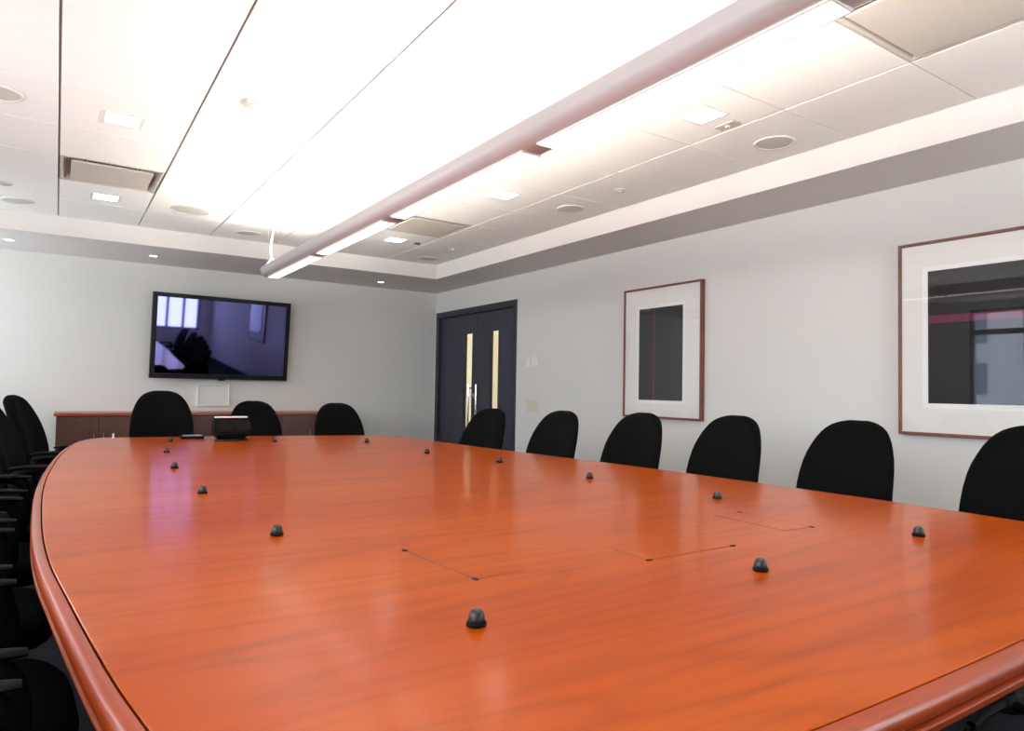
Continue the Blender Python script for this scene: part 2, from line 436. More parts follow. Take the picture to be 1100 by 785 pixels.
# flush cable hatches, each a veneered lid with two finger notches
def hatch(x0, x1, y0, y1, side, rot=0):
    Mx = Matrix.Translation(((x0+x1)/2-ox, (y0+y1)/2-oy, 0)) @ Matrix.Rotation(rot, 4, 'Z')
    w, d = (x1-x0)/2, (y1-y0)/2
    bm = new_bm(); g = .0018
    add_box(bm, -w-g, w+g, -d-g, d+g, ZT-.002, ZT+.0003, M=Mx)
    h = obj('cable_hatch', bm, M['notch'], tbl)
    bm = new_bm(); gg = g if True else 0
    if side == 'x-': add_box(bm, -w+.0035, w+.001, -d, d, ZT-.002, ZT+.0007, M=Mx)
    elif side == 'x+': add_box(bm, -w-.001, w-.0035, -d, d, ZT-.002, ZT+.0007, M=Mx)
    else: add_box(bm, -w, w, -d+.0035, d+.001, ZT-.002, ZT+.0007, M=Mx)
    obj('hatch_lid', bm, M['table'], h)
    ends = {'x-': [(-w, -d), (-w, d)], 'x+': [(w, -d), (w, d)], 'y-': [(-w, -d), (w, -d)]}[side]
    for ex, ey in ends:
        bm = new_bm()
        a, b = (.006, .011) if side != 'y-' else (.011, .006)
        rings = [[(ex+a*.85*math.cos(2*PI*i/16), ey+b*.85*math.sin(2*PI*i/16), z) for i in range(16)] for z in (ZT-.002, ZT+.0012)]
        vs = add_loft(bm, rings); bmesh.ops.transform(bm, matrix=Mx, verts=vs)
        obj('finger_notch', bm, M['rubber'], h)
hatch(.645, .755, 1.095, 1.362, 'x-', math.radians(4))
hatch(1.041, 1.308, 1.033, 1.14, 'y-')
hatch(1.58, 1.688, 1.078, 1.315, 'x+', math.radians(-3))

# table microphones
bm = new_bm()
add_lathe(bm, [(.0005,0),(.0142,0),(.0150,.0012),(.0150,.0052),(.0138,.0068),(.0126,.007)], 24)
micbase_me = None
def make_mic(loc, label):
    t = thing('table_microphone', label, 'microphone', loc, 0, 'button microphones on the table')
    return t
mic0 = thing('table_microphone', 'x', 'microphone', (0,0,0), 0, 'button microphones on the table')
obj('mounting_ring', bm, M['plastic'], mic0, smooth=True)
bm = new_bm(); add_lathe(bm, [(.0120,.0066),(.0128,.008),(.0122,.0135),(.0108,.0185),(.0088,.022),(.0058,.0242),(.003,.0249),(.0005,.025)], 24)
obj('microphone_capsule', bm, M['mic'], mic0, smooth=True)
mics = [
 (.530,.878,'black button microphone nearest the camera, at the bottom of the photo'),
 (.441,1.641,'second button microphone up the left row, beside the near left hatch'),
 (.402,2.38,'third button microphone up the left row, beyond the seam'),
 (.419,3.136,'fourth button microphone up the left row of the table'),
 (.478,3.87,'fifth button microphone up the left row, in front of the tall far chair'),
 (.582,4.574,'last button microphone of the left row, nearest the tall far chair'),
 (1.143,4.364,'button microphone at the far end just right of the black touch panel'),
 (1.655,4.132,'button microphone at the far right corner, below the rightmost far chair'),
 (1.669,3.314,'button microphone in front of the left edge of the double door'),
 (1.788,2.776,'button microphone on the right below the chair in front of the door'),
 (1.79,2.111,'button microphone on the right, below the chair beside the switch plate'),
 (1.844,1.52,'button microphone on the right, beyond the right hatch'),
 (1.817,.869,'rightmost button microphone, near the right edge of the photo'),
 (1.175,.861,'button microphone just in front of the middle hatch')]
for i, (x, y, lab) in enumerate(mics):
    if i == 0: mic0.location = (x, y, ZT+.0004); mic0['label'] = lab
    else: dup(mic0, (x, y, ZT+.0004), .4*i, lab)

# touch panel and keypad at the far end
tp = thing('touch_panel', 'black tilted touch panel with a silver top bar on the far end of the table', 'touch panel', (.925, 4.55, ZT+.0004), math.radians(6))
bm = new_bm()
add_lathe(bm, [(.001,0),(.098,0),(.104,.003),(.102,.010),(.085,.014),(.001,.016)], 32, Matrix.Diagonal((1,.62,1,1)))
obj('panel_foot', bm, M['bezel'], tp, smooth=True)
bm = new_bm()
add_loft(bm, [[(-.085,-.02,.013),(.085,-.02,.013),(.085,.045,.013),(-.085,.045,.013)],
              [(-.108,-.045,.05),(.108,-.045,.05),(.108,.05,.05),(-.108,.05,.05)],
              [(-.112,-.03,.10),(.112,-.03,.10),(.112,.04,.10),(-.112,.04,.10)],
              [(-.104,-.005,.142),(.104,-.005,.142),(.104,.03,.142),(-.104,.03,.142)]])
bmesh.ops.bevel(bm, geom=list(bm.edges), offset=.008, segments=2, affect='EDGES')
obj('panel_body', bm, M['rubber'], tp, smooth=True)
bm = new_bm(); add_box(bm, -.094, .094, -.014, .038, .1415, .151, bevel=.003); obj('top_bar', bm, M['white'], tp)
bm = new_bm(); add_lathe(bm, [(.001,0),(.012,0),(.012,.003),(.001,.004)], 16, Matrix.Translation((0,-.040,.078)) @ Matrix.Rotation(PI/2, 4, 'X')); obj('emblem_disc', bm, M['rubber'], tp)
kp = thing('flat_keypad', 'flat black keypad with a silver edge lying left of the touch panel', 'keypad', (.745, 4.80, ZT+.0004), math.radians(-4))
bm = new_bm(); add_box(bm, -.075, .06, -.05, .05, 0, .018, bevel=.004); obj('keypad_body', bm, M['plastic'], kp)
bm = new_bm(); add_box(bm, -.062, .05, -.042, .03, .0175, .0225, bevel=.002); obj('silver_plate', bm, M['steel'], kp)
cap = thing('marker_cap', 'tiny white upright cap near the far left corner of the table', 'cap', (.31, 4.98, ZT+.0004))
bm = new_bm(); add_lathe(bm, [(.001,0),(.008,0),(.008,.004),(.006,.006),(.0055,.028),(.003,.03),(.001,.03)], 16); obj('cap_body', bm, M['white'], cap, smooth=True)

# ------------------------------------------------------------------ chairs
def rest_outline(t):                       # half width of the backrest at height share t
    pts = [(0,.150),(.03,.186),(.08,.206),(.16,.217),(.3,.222),(.45,.219),(.55,.214),(.65,.206),(.74,.191),(.82,.173),(.88,.154),(.925,.134),(.96,.108),(.982,.080),(.994,.054),(1,.032)]
    for (a, wa), (b, wb) in zip(pts, pts[1:]):
        if a <= t <= b:
            s = (t-a)/(b-a); return .96*(wa+(wb-wa)*s)
    return 0
def back_mesh(h=.52):
    """a padded, slightly wrapped back: front and rear skins meeting in a rounded rim"""
    bm = new_bm(); ts = [0,.015,.04,.08,.14,.2,.3,.4,.5,.6,.68,.76,.82,.87,.91,.945,.97,.986,.996]
    us = [-1,-.97,-.9,-.78,-.6,-.4,-.2,0,.2,.4,.6,.78,.9,.97,1]
    def P(t, u, s):
        w = max(rest_outline(t), .012); x = w*u
        z = h*t
        edge = min(1-abs(u), 1) ; e = (1-abs(u)**6)**.5
        et = min(1, t/.06)**.5 * min(1, (1-t)/.07)**.5 if 0 < t < 1 else 0
        th = .034*e*max(et, .12)
        y = .06*(x/.22)**2 + .018*math.cos((t-.3)*PI*1.1) - .03*0
        return (x, y + (th if s > 0 else -th*1.05), z)
    F = [[bm.verts.new(P(t, u, 1)) for u in us] for t in ts]
    B = [[bm.verts.new(P(t, u, -1)) for u in us] for t in ts]
    for G, flip in ((F, 0), (B, 1)):
        for a, b in zip(G, G[1:]):
            for i in range(len(us)-1):
                q = (a[i], a[i+1], b[i+1], b[i]); bm.faces.new(q if not flip else q[::-1])
    for k in range(len(ts)-1):
        bm.faces.new((F[k][0], F[k+1][0], B[k+1][0], B[k][0])); bm.faces.new((F[k][-1], B[k][-1], B[k+1][-1], F[k+1][-1]))
    for i in range(len(us)-1):
        bm.faces.new((F[0][i], B[0][i], B[0][i+1], F[0][i+1])); bm.faces.new((F[-1][i], F[-1][i+1], B[-1][i+1], B[-1][i]))
    return bm
REC = math.radians(11)
def make_chair(name, label, top):
    """faces local +y; 'top' = height of the top of the back"""
    t = thing(name, label, 'chair')
    # seat cushion with waterfall front
    bm = new_bm(); rings = []
    for z, s in ((.425,.80),(.43,.93),(.445,.99),(.465,1),(.482,.985),(.492,.94),(.498,.80),(.500,.5)):
        r = []
        for i in range(40):
            a = 2*PI*i/40; c, sn = math.cos(a), math.sin(a)
            x = .245*s*math.copysign(abs(c)**.55, c); y = .235*s*math.copysign(abs(sn)**.6, sn)
            r.append((x*(1.0 if y > 0 else .94), y, z - (.016*max(0, (y-.12)/.115)**2)))
        rings.append(r)
    add_loft(bm, rings); obj('seat', bm, M['fabric'], t, smooth=True, angle=60)
    bm = new_bm()
    rings = [[(.20*s*math.copysign(abs(math.cos(a))**.6, math.cos(a)), .19*s*math.copysign(abs(math.sin(a))**.6, math.sin(a)), z) for a in [2*PI*i/32 for i in range(32)]] for z, s in ((.395,.7),(.40,.9),(.426,1.0))]
    add_loft(bm, rings); obj('seat_shell', bm, M['plastic'], t, smooth=True)
    zb = top-.52*math.cos(REC)
    bk = obj('backrest', back_mesh(), M['fabric'], t, smooth=True, angle=70)
    bk.location = (0, -.215, zb); bk.rotation_euler = (REC, 0, 0)
    bm = new_bm()                          # back bracket from under the seat
    add_tube(bm, smooth_path([(0,-.05,.395),(0,-.20,.385),(0,-.295,.43),(0,-.30,.55),(0,-.325,zb+.24)]), .02, 10, 1.6, .5, up=(0,1,.3))
    obj('back_bracket', bm, M['plastic'], t, smooth=True)
    for s in (-1, 1):                      # loop arms with a flat pad
        bm = new_bm(); x = s*.240
        path = smooth_path([(s*.17,.00,.40),(s*.22,.02,.40),(x,.06,.43),(x+s*.012,.125,.52),(x+s*.012,.11,.615),(x+s*.008,.04,.645),(x,-.06,.640),(x,-.12,.60),(x-s*.005,-.10,.50),(s*.228,-.03,.41)], 5)
        add_tube(bm, path, .013, 8, 1.7, .8, up=(s,0,.02))
        arm = obj('armrest', bm, M['plastic'], t, smooth=True)
        bm = new_bm()
        pad = smooth_path([(x,-.14,.648),(x+s*.003,-.08,.655),(x+s*.006,.04,.655),(x+s*.004,.14,.647)], 5)
        rr = [.016+.010*math.sin(PI*min(1, max(0, k/(len(pad)-1)))) for k in range(len(pad))]
        add_tube(bm, pad, rr, 12, 1.0, .38)
        obj('arm_pad', bm, M['plastic'], arm, smooth=True)
    bm = new_bm(); add_lathe(bm, [(.001,.07),(.028,.07),(.03,.09),(.027,.24),(.0165,.245),(.0165,.38),(.05,.385),(.05,.398),(.001,.398)], 20); obj('gas_column', bm, M['plastic'], t, smooth=True)
    bm = new_bm(); add_lathe(bm, [(.001,.062),(.05,.062),(.052,.075),(.045,.105),(.032,.115),(.001,.115)], 20); obj('base_hub', bm, M['plastic'], t, smooth=True)
    for k in range(5):
        a = 2*PI*k/5+.3; d = Vector((math.cos(a), math.sin(a), 0))
        bm = new_bm(); add_tube(bm, [d*.035+Vector((0,0,.088)), d*.16+Vector((0,0,.084)), d*.215+Vector((0,0,.068)), d*.235+Vector((0,0,.066))], [.024,.021,.016,.014], 10, 1, .75)
        lg = obj('base_leg', bm, M['plastic'], t, smooth=True)
        bm = new_bm(); p = Vector((-d.y, d.x, 0))
        for q in (-.013, .013):
            Mx = Matrix.Translation(d*.228+p*q+Vector((0,0,.026))) @ Matrix(((d.x, 0, p.x, 0), (d.y, 0, p.y, 0), (0, 1, 0, 0), (0, 0, 0, 1)))
            add_lathe(bm, [(.001,-.009),(.021,-.009),(.026,-.005),(.026,.005),(.021,.009),(.001,.009)], 18, Mx)
        add_tube(bm, [d*.225+Vector((0,0,.026)), d*.225+Vector((0,0,.07))], .008, 8)
        obj('caster', bm, M['plastic'], lg, smooth=True)
    return t

GR = 'black office chairs down the right side'
GL = 'black office chairs down the left side'
GF = 'black office chairs at the far end'
# (back x, back y, facing angle, top height, label, group). facing angle: world direction the sitter looks, degrees from +x
def put(bx, by, face, top, label, group):
    """place a chair so that the front of its back stands at (bx, by)"""
    global chair_proto
    a = math.radians(face); rz = a-PI/2
    loc = (bx+.20*math.cos(a), by+.20*math.sin(a), 0)
    if chair_proto is None:
        chair_proto = make_chair('office_chair', label, BASE_TOP); chair_proto.location = loc; chair_proto.rotation_euler = (0,0,rz); chair_proto['group'] = group
        c = chair_proto
    else:
        c = dup(chair_proto, loc, rz, label, group)
    dz = top-BASE_TOP                      # the back is height-adjustable
    for ch in c.children:
        if ch.name.startswith('backrest'): ch.location.z = chair_z + dz
    return c
BASE_TOP = .975; chair_z = BASE_TOP-.52*math.cos(REC)
chair_proto = None
put(2.84, 1.665, 181, .985, 'black office chair under the dark print with the maroon band, second from the right edge', GR)
put(2.86, 1.00, 180, .997, 'rightmost black office chair, cut off by the right edge of the photo', GR)
put(2.79, 2.27, 182, .982, 'black office chair between the two framed pictures, against bare wall', GR)
put(2.68, 2.82, 184, .976, 'black office chair below the smaller-looking framed picture, overlapping its frame', GR)
put(2.56, 3.40, 186, .967, 'black office chair just right of the switch plate', GR)
put(2.42, 4.01, 190, .962, 'black office chair standing in front of the double door', GR)
put(.655, 5.58, 270, 1.040, 'tallest far-end office chair, left of the touch panel, before the credenza', GF)
put(1.345, 5.72, 270, .965, 'far-end office chair directly behind the touch panel, middle of three', GF)
put(1.935, 5.42, 268, .958, 'far-end office chair at the right end of the credenza', GF)
put(-.115, 5.30, 346, 1.005, 'office chair turned towards the far left corner of the table', GL)
put(-.20, 4.50, 350, .985, 'office chair at the left edge of the photo, mostly cut off by it', GL)
put(-.42, 3.62, 0, .975, 'left-side office chair of which only the arm shows, second nearer from the corner chair', GL)
put(-.43, 2.92, 0, .975, 'left-side office chair of which a black arm shows beside the middle of the table', GL)
put(-.42, 2.25, 2, .975, 'left-side office chair of which an arm shows beside the widest table edge', GL)
put(-.38, 1.60, 4, .975, 'second nearest left-side office chair, its arm showing in the lower left', GL)
put(-.33, .95, 8, .975, 'nearest left-side office chair, its curved arm showing in the bottom left corner', GL)

# ------------------------------------------------------------------ credenza
cr = thing('credenza', 'long low dark walnut credenza with cherry top against the back wall', 'credenza', (1.38, 7.84, 0))
CW, CD, CZ = 1.37, .215, .80
bm = new_bm(); add_box(bm, -CW, CW, -CD, CD, .08, CZ-.032); add_box(bm, -CW+.03, CW-.03, -CD+.05, CD, 0, .08)
obj('carcass', bm, M['base'], cr)
bm = new_bm(); add_box(bm, -CW-.02, CW+.02, -CD-.03, CD+.02, CZ-.03, CZ, bevel=.006); obj('credenza_top', bm, M['credtop'], cr)
nd = 8; dw = 2*CW/nd
for k in range(nd):
    x0 = -CW+k*dw
    bm = new_bm(); add_box(bm, x0+.002, x0+dw-.002, -CD-.02, -CD, .09, CZ-.036, bevel=.0015, seg=1)
    d = obj('cabinet_door', bm, M['cred'], cr)
    bm = new_bm(); hx = x0+dw-.04 if k % 2 == 0 else x0+.04
    add_tube(bm, [(hx,-CD-.02,.60),(hx,-CD-.045,.60),(hx,-CD-.045,.50),(hx,-CD-.02,.50)], .005, 8); obj('door_pull', bm, M['steel'], d, smooth=True)

# ------------------------------------------------------------------ television
tv = thing('television', 'large black wall-mounted television tilted forward on the back wall', 'television', (1.505, 7.985, EYE+.505), math.radians(3.4))
TW, TH, tilt = .712, .447, math.radians(5.0)
tvM = Matrix.Rotation(-tilt, 4, 'X')
tvM = Matrix.Rotation(tilt, 4, 'X')
bm = new_bm(); b = .045
for a in ((-TW, -TW+b, -TH, TH), (TW-b, TW, -TH, TH), (-TW+b, TW-b, TH-b, TH), (-TW+b, TW-b, -TH, -TH+b*1.15)):
    add_box(bm, a[0], a[1], -.045, .0, a[2], a[3], M=tvM)
add_box(bm, -TW+.03, TW-.03, -.002, .05, -TH+.03, TH-.03, bevel=.012, M=tvM)
obj('tv_bezel', bm, M['bezel'], tv)
bm = new_bm(); add_box(bm, -TW+b-.002, TW-b+.002, -.034, -.001, -TH+b, TH-b+.002, M=tvM); obj('tv_screen', bm, M['screen'], tv)
bm = new_bm(); add_box(bm, -.035, .035, -.04, -.005, -TH-.014, -TH+.001, bevel=.004, M=tvM); obj('sensor_tab', bm, M['bezel'], tv)
bm = new_bm(); add_box(bm, -.28, .28, .06, .086, -.2, .2, bevel=.005); add_box(bm, -.15, -.1, .03, .08, -.15, .15); add_box(bm, .1, .15, .03, .08, -.15, .15); add_box(bm, -.06, .06, .08, .101, -.08, .08)
obj('wall_mount', bm, M['rubber'], tv)

wp = thing('wall_plate', 'pale translucent square access plate on the back wall below the television', 'wall plate', (1.44, YB, EYE-.121))
bm = new_bm(); w, h = .168, .116
for a in ((-w, -w+.018, -h, h), (w-.012, w, -h, h), (-w+.018, w-.012, h-.01, h), (-w+.018, w-.012, -h, -h+.01)): add_box(bm, a[0], a[1], -.022, 0, a[2], a[3], bevel=.002, seg=1)
obj('plate_rim', bm, M['white'], wp)
bm = new_bm(); add_box(bm, -w+.017, w-.011, -.012, 0, -h+.009, h-.009); obj('plate_cover', bm, M['frosted'], wp)

# ------------------------------------------------------------------ framed pictures on the right wall
def picture(label, y0, y1, z0, z1, p, pm):
    yc, zc = (y0+y1)/2, (z0+z1)/2
    t = thing('framed_picture', label, 'picture', (XR, yc, zc), 0, 'framed prints on the right wall')
    hw, hh, fw, fd = (y1-y0)/2, (z1-z0)/2, .017, .042
    bm = new_bm()
    for a in ((-hw, -hw+fw, -hh, hh), (hw-fw, hw, -hh, hh), (-hw+fw, hw-fw, hh-fw, hh), (-hw+fw, hw-fw, -hh, -hh+fw)):
        add_box(bm, -fd, 0, *a, bevel=.002, seg=1)
    obj('picture_frame', bm, M['walnut'], t)
    py0, py1, pz0, pz1 = p[0]-yc, p[1]-yc, p[2]-zc, p[3]-zc
    bm = new_bm(); m = .028
    def rim(bm, o, i, x0, x1):
        add_box(bm, x0, x1, o[0], i[0], o[2], o[3]); add_box(bm, x0, x1, i[1], o[1], o[2], o[3])
        add_box(bm, x0, x1, i[0], i[1], o[2], i[2]); add_box(bm, x0, x1, i[0], i[1], i[3], o[3])
    inner = (py0-m, py1+m, pz0-m, pz1+m)
    rim(bm, (-hw+fw-.004, hw-fw+.004, -hh+fw-.004, hh-fw+.004), inner, -.030, -.004); obj('mat_board', bm, M['mat'], t)
    bm = new_bm(); rim(bm, inner, (py0, py1, pz0, pz1), -.027, -.004); obj('inner_mat', bm, M['mat2'], t)
    bm = new_bm(); add_box(bm, -.0265, -.004, py0-.002, py1+.002, pz0-.002, pz1+.002); obj('print', bm, pm, t)
    bm = new_bm(); add_box(bm, -.036, -.034, -hw+fw-.004, hw-fw+.004, -hh+fw-.004, hh-fw+.004); obj('picture_glass', bm, M['artglass'], t)
    return t
picture('framed dark print in a white mat, nearer the double door', 3.565, 4.435, EYE-.215, EYE+.884, (3.765, 4.255, EYE-.066, EYE+.705), M['print_a'])
picture('framed dark print with a maroon band, cut off by the right edge of the photo', 1.205, 2.085, EYE-.218, EYE+.893, (1.385, 1.925, EYE-.035, EYE+.72), M['print_b'])

# thermostat and switch plate
th = thing('thermostat', 'white wall thermostat on the right wall beside the door', 'thermostat', (XR, 5.865, EYE+.29))
bm = new_bm(); add_box(bm, -.012, 0, -.1, .1, -.045, .04, bevel=.003); obj('back_plate', bm, M['white'], th)
bm = new_bm(); add_box(bm, -.035, -.01, -.095, -.02, -.04, .055, bevel=.005); obj('control_box', bm, M['white'], th)
bm = new_bm(); add_box(bm, -.03, -.01, .0, .04, -.03, .055, bevel=.004); obj('sensor_box', bm, M['white'], th)
sw = thing('switch_plate', 'almond double rocker light switch plate on the right wall', 'light switch', (XR, 5.855, EYE-.165))
bm = new_bm(); add_box(bm, -.007, 0, -.098, .098, -.064, .064, bevel=.003); obj('cover_plate', bm, M['beige'], sw)
for q in (-.047, .047):
    bm = new_bm(); add_box(bm, -.0125, -.005, q-.03, q+.03, -.035, .035, bevel=.002); obj('rocker', bm, M['beige'], sw)

# ------------------------------------------------------------------ ceiling fittings
def square_light(x, y, label):
    t = thing('ceiling_light', label, 'ceiling light', (x, y, ZC), 0, 'square recessed ceiling lights')
    bm = new_bm(); o, i = .098, .080
    for a in ((-o, -i, -o, o), (i, o, -o, o), (-i, i, -o, -i), (-i, i, i, o)): add_box(bm, a[0], a[1], a[2], a[3], -.004, .012, bevel=.001, seg=1)
    obj('light_trim', bm, M['soffit'], t)
    bm = new_bm(); add_box(bm, -i-.002, i+.002, -i-.002, i+.002, -.002, .006); obj('diffuser', bm, M['down'], t)
square_light(.25, 4.21, 'glowing square ceiling light nearer the camera on the left, before the left vent')
square_light(.266, 6.06, 'glowing square ceiling light on the left, just beyond the left vent')
square_light(2.70, 2.335, 'glowing square ceiling light on the right beside the small grey sensor plate')
square_light(2.67, 4.155, 'glowing square ceiling light on the right between the near light and right vent')
square_light(2.665, 6.06, 'glowing square ceiling light on the right just beyond the right vent')

def speaker(x, y, r, label):
    t = thing('ceiling_speaker', label, 'ceiling speaker', (x, y, ZC), 0, 'round ceiling speakers')
    bm = new_bm(); add_lathe(bm, [(r*.86,-.001),(r*.87,-.006),(r*.97,-.006),(r,-.001),(r,.004),(r*.86,.004),(r*.86,-.001)], 40); obj('speaker_rim', bm, M['soffit'], t, smooth=True)
    bm = new_bm(); add_lathe(bm, [(.001,-.006),(r*.5,-.0055),(r*.80,-.004),(r*.865,-.0015),(r*.865,.003),(.001,.003)], 40); obj('speaker_grille', bm, M['speaker'], t, smooth=True)
speaker(-.295, 4.18, .115, 'round ceiling speaker cut off by the left edge of the photo')
speaker(-.30, 6.62, .115, 'round ceiling speaker at the far left, near the left photo edge and soffit')
speaker(.865, 6.08, .150, 'larger round ceiling speaker between the left vent and the pendant cord')
speaker(1.455, 6.66, .115, 'round ceiling speaker behind the pendant light cord')
speaker(3.325, 2.36, .112, 'round ceiling speaker on the right nearest the camera')
speaker(3.29, 4.15, .112, 'round ceiling speaker on the right in the middle, left of a small detector')
speaker(3.335, 6.71, .115, 'round ceiling speaker in the far right corner of the ceiling')

def disc(name, label, cat, x, y, r, h, m, group=None):
    t = thing(name, label, cat, (x, y, ZC), 0, group)
    bm = new_bm(); add_lathe(bm, [(.001,-h),(r*.55,-h),(r*.8,-h*.7),(r,-h*.25),(r,.004),(.001,.004)], 28); obj('housing', bm, m, t, smooth=True)
    bm = new_bm(); add_lathe(bm, [(.001,-h-.006),(r*.25,-h-.005),(r*.3,-h+.001),(.001,-h+.001)], 20); obj('sensing_cap', bm, M['vent'], t, smooth=True)
disc('smoke_detector', 'small round grey detector on the right ceiling between two speakers', 'detector', 3.255, 3.55, .042, .016, M['speaker'])
disc('smoke_detector', 'small round grey detector at the far right, before the corner speaker', 'detector', 3.303, 6.07, .042, .016, M['speaker'])
disc('sprinkler_head', 'tiny dark sprinkler beside the farthest right ceiling light', 'sprinkler', 2.90, 6.07, .032, .012, M['ventdk'])
disc('sprinkler_head', 'round sprinkler cover at the left photo edge above the far left speaker', 'sprinkler', -.36, 6.09, .05, .012, M['vent'])
t = thing('motion_sensor', 'small grey square sensor on the bright ceiling left of the pendant light', 'sensor', (.763, 3.56, ZC))
bm = new_bm(); add_box(bm, -.026, .026, -.045, .045, -.016, .003, bevel=.004); obj('sensor_box', bm, M['vent'], t)
bm = new_bm(); add_lathe(bm, [(.001,-.026),(.012,-.022),(.016,-.015),(.001,-.015)], 16); obj('sensor_eye', bm, M['speaker'], t, smooth=True)
t = thing('indicator_plate', 'small grey rectangular plate with red indicator beside the near right ceiling light', 'sensor', (2.905, 2.345, ZC))
bm = new_bm(); add_box(bm, -.034, .034, -.062, .062, -.008, .003, bevel=.002); obj('cover_plate', bm, M['vent'], t)
bm = new_bm(); add_lathe(bm, [(.001,-.014),(.012,-.013),(.016,-.007),(.001,-.007)], 16); obj('lens_dome', bm, M['white'], t, smooth=True)
bm = new_bm(); add_lathe(bm, [(.001,-.017),(.004,-.016),(.004,-.0135),(.001,-.0135)], 10); obj('red_indicator', bm, M['led'], t)

def vent(x, y, plate, label):
    i, j = cell_of(x, y); x0, x1, y0, y1 = TX[i]+.006, TX[i+1]-.006, TY[j]+.003, TY[j+1]-.003
    cx, cy = (x0+x1)/2, (y0+y1)/2; w, d = (x1-x0)/2, (y1-y0)/2
    t = thing('ceiling_vent', label, 'air vent', (cx, cy, ZC), 0, 'square plaque air vents')
    bm = new_bm()                          # flared pan: rim, sloping sides, throat
    def rect(a, b, z): return [(-a,-b,z),(a,-b,z),(a,b,z),(-a,b,z)]
    add_loft(bm, [rect(w, d, 0), rect(w-.012, d-.012, 0), rect(w-.075, d-.075, .05), rect(w-.13, d-.13, .055)], caps=False)
    obj('vent_pan', bm, M['vent'], t)
    bm = new_bm(); add_loft(bm, [rect(w-.13, d-.13, .054), rect(w-.13, d-.13, .11)]); obj('vent_throat', bm, M['ventdk'], t)
    bm = new_bm(); pw, pd = plate
    add_loft(bm, [rect(pw-.01, pd-.01, .012), rect(pw, pd, .004), rect(pw, pd, -.002), rect(pw-.004, pd-.004, -.005)]); obj('vent_plaque', bm, M['vent'], t)
    bm = new_bm()
    for sx in (-1, 1):
        for sy in (-1, 1): add_tube(bm, [(sx*(w-.15), sy*(d-.15), .006), (sx*(w-.15), sy*(d-.15), .056)], .004, 6)
    obj('plaque_hanger', bm, M['steel'], t)
vent(.27, 5.42, (.235, .235), 'square plaque air vent in the left ceiling between two square lights')
vent(2.68, 5.42, (.250, .250), 'square plaque air vent in the ceiling partly behind the far pendant light')
vent(2.68, 1.2, (.265, .262), 'large square plaque air vent at the top right corner of the photo')

for x, y, lab in ((-.392, 7.53, 'tiny round soffit downlight at the left edge of the photo'),
                  (.754, 7.545, 'tiny round soffit downlight above the left side of the television'),
                  (3.181, 7.63, 'tiny round soffit downlight left of the room corner by the door')):
    t = thing('soffit_downlight', lab, 'downlight', (x, y, ZF), 0, 'downlights in the back soffit')
    bm = new_bm(); add_lathe(bm, [(.034,-.001),(.036,-.004),(.046,-.004),(.049,0),(.049,.003),(.034,.003),(.034,-.001)], 28); obj('trim_ring', bm, M['soffit'], t, smooth=True)
    bm = new_bm(); add_lathe(bm, [(.001,-.002),(.035,-.002),(.035,.002),(.001,.002)], 24); obj('lamp', bm, M['pin'], t)

# ------------------------------------------------------------------ pendant light
PX, PZ = 1.522, EYE+.93
PY0, PY1 = -.62, 6.13
pl = thing('pendant_light', 'long linear white pendant light hung from the ceiling over the table', 'pendant light', (PX, 0, PZ))
HW, HT = .094, .085
def section(s=1.0):
    """open trough: outer skin from left lip round the belly to the right lip, then the inner skin back"""
    pts = []
    for k in range(0, 13):
        a = PI + PI*k/12
        pts.append((HW*s*math.copysign(abs(math.cos(a))**.8, math.cos(a)), HT-(HT)*abs(math.sin(a))**.75))
    inner = [(x*.955, max(z, .004)+.004 if abs(x) < HW*.8 else z) for x, z in reversed(pts)]
    return pts+inner
bm = new_bm()
rings = []
for y, s in ((PY0,.9),(PY0+.03,1),(PY1-.10,1),(PY1-.03,.97),(PY1,.86)):
    rings.append([(x*s, y, HT-(HT-z)*s) for x, z in section()])
add_loft(bm, rings, caps=False)
obj('pendant_housing', bm, M['pend'], pl, smooth=True, angle=50)
bm = new_bm()                              # end caps
for y0, y1, s in ((PY1-.012, PY1-.002, .86), (PY0+.002, PY0+.012, .9)):
    sec = [(x*s*.985, HT-(HT-z)*s) for x, z in section()[:13]]
    add_loft(bm, [[(x, y, z) for x, z in sec] for y in (y0, y1)])
obj('end_cap', bm, M['pend'], pl)
for y0, y1 in ((4.84, 6.02), (3.56, 4.71), (2.18, 3.43), (.90, 2.07), (-.45, .79)):
    bm = new_bm(); add_box(bm, -.041, .041, y0, y1, -.0035, .003); ln = obj('light_lens', bm, M['lens'], pl)
    bm = new_bm(); f = .0055
    for a in ((-.041-f, -.041, y0-f, y1+f), (.041, .041+f, y0-f, y1+f), (-.041, .041, y0-f, y0), (-.041, .041, y1, y1+f)): add_box(bm, *a, -.006, .003, bevel=.001, seg=1)
    obj('lens_bezel', bm, M['soffit'], ln)
    bm = new_bm(); add_tube(bm, [(0, y0+.02, .069), (0, y1-.02, .069)], .016, 10); obj('lamp_tube', bm, M['tube'], pl)
DZC = ZC-PZ
bm = new_bm(); add_lathe(bm, [(.001,0),(.062,0),(.064,-.006),(.045,-.022),(.012,-.026),(.001,-.026)], 28, Matrix.Translation((-.05, 5.86, DZC))); obj('ceiling_canopy', bm, M['soffit'], pl, smooth=True)
bm = new_bm(); add_tube(bm, smooth_path([(-.05,5.86,DZC-.02),(-.048,5.86,DZC-.10),(-.062,5.87,DZC-.22),(-.066,5.87,DZC-.30),(-.058,5.86,DZC-.355)]), .009, 8)
add_tube(bm, smooth_path([(-.058,5.86,DZC-.352),(-.075,5.90,DZC-.385),(-.082,5.95,HT)]), .006, 8)
add_tube(bm, smooth_path([(-.058,5.86,DZC-.352),(-.03,5.84,DZC-.385),(-.02,5.80,HT-.01)]), .006, 8)
obj('power_cord', bm, M['cord'], pl, smooth=True)
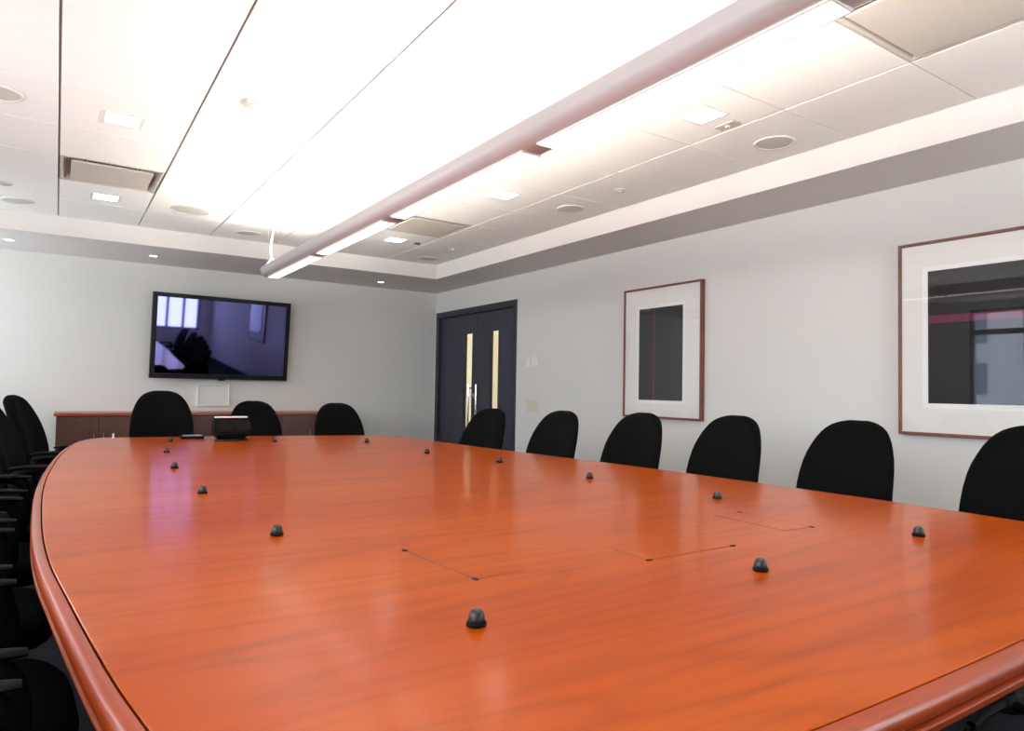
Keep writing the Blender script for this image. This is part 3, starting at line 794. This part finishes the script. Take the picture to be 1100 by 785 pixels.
for y in (5.80, 5.20, 3.6, 2.1, .2):
    bm = new_bm()
    if y == 5.80:
        for x in (-.088, .01): add_tube(bm, [(x, 5.84, HT-.012), (x, 5.86, DZC)], .0017, 6)
    else: add_tube(bm, [(0, y, HT-.04), (0, y, DZC)], .0017, 6)
    add_box(bm, -.089, .089, y-.006, y+.006, HT-.016, HT-.010)
    obj('suspension_wire', bm, M['steel'], pl)

# ------------------------------------------------------------------ outside the windows
ob = thing('office_building', 'grey office tower seen reflected in the right picture glass', 'building', (-44, 23, -40))
bm = new_bm(); add_box(bm, -6, 6, -5, 5, 0, 75); obj('tower_body', bm, M['bldg'], ob)
bm = new_bm()
for k in range(24):
    z = 1+k*3.1
    for j in range(8): add_box(bm, 5.95, 6.05, -4.8+j*1.2, -4.0+j*1.2, z, z+1.9)
obj('window_band', bm, mat('building_glass', (70,86,110), .15, spec=.8), ob)

# ------------------------------------------------------------------ light
w = bpy.data.worlds.new('World'); bpy.context.scene.world = w; w.use_nodes = True
nt = w.node_tree; bg = nt.nodes['Background']
bg.inputs['Color'].default_value = (.88, .94, 1.0, 1); bg.inputs['Strength'].default_value = 8.0
def portal(name, loc, rot, sx, sy):
    l = bpy.data.lights.new(name, 'AREA'); l.shape = 'RECTANGLE'; l.size = sx; l.size_y = sy; l.cycles.is_portal = True
    o = bpy.data.objects.new(name, l); C.objects.link(o); o.location = loc; o.rotation_euler = rot
portal('window_daylight', (XL-.13, (LW[0][0]+LW[0][1])/2, (LZ0+LZ1)/2), (0, -PI/2, 0), LZ1-LZ0, LW[0][1]-LW[0][0])
portal('window_daylight', (XL-.13, 6.8, (LZ0+LZ1)/2), (0, -PI/2, 0), LZ1-LZ0, 2.1)
portal('window_daylight', ((NX0+NX1)/2, YN-.13, (NZ0+NZ1)/2), (PI/2, 0, 0), NX1-NX0, NZ1-NZ0)
l = bpy.data.lights.new('corridor_lamp', 'POINT'); l.energy = 15; l.color = (1,.95,.82); l.shadow_soft_size = .15
o = bpy.data.objects.new('corridor_lamp', l); C.objects.link(o); o.location = (5.2, 7.2, 2.3)

# ------------------------------------------------------------------ camera
yaw, pitch, roll, F = .5878, .0355, .0178, 733.45
cy, sy, cp, sp = math.cos(yaw), math.sin(yaw), math.cos(pitch), math.sin(pitch)
fwd = Vector((sy*cp, cy*cp, sp)); rt = Vector((cy, -sy, 0)); up = rt.cross(fwd)
r2 = rt*math.cos(roll)+up*math.sin(roll); u2 = -rt*math.sin(roll)+up*math.cos(roll)
cam = bpy.data.cameras.new('camera'); co = bpy.data.objects.new('camera', cam); C.objects.link(co)
cam.sensor_width = 36; cam.lens = F/1100*36; cam.clip_start = .02
co.matrix_world = Matrix(((r2.x, u2.x, -fwd.x, 0), (r2.y, u2.y, -fwd.y, 0), (r2.z, u2.z, -fwd.z, EYE), (0,0,0,1)))
S = bpy.context.scene; S.camera = co
S.view_settings.view_transform = 'Standard'; S.view_settings.look = 'None'; S.view_settings.gamma = 1
S.view_settings.use_curve_mapping = False; S.view_settings.exposure = 0.53
S.cycles.use_denoising = True; S.cycles.denoiser = 'OPENIMAGEDENOISE'; S.cycles.denoising_input_passes = 'RGB_ALBEDO_NORMAL'; S.cycles.denoising_prefilter = 'ACCURATE'
S.cycles.max_bounces = 10; S.cycles.diffuse_bounces = 6; S.cycles.glossy_bounces = 6; S.cycles.transparent_max_bounces = 12
S.cycles.sample_clamp_indirect = 4; S.cycles.caustics_reflective = False; S.cycles.caustics_refractive = False
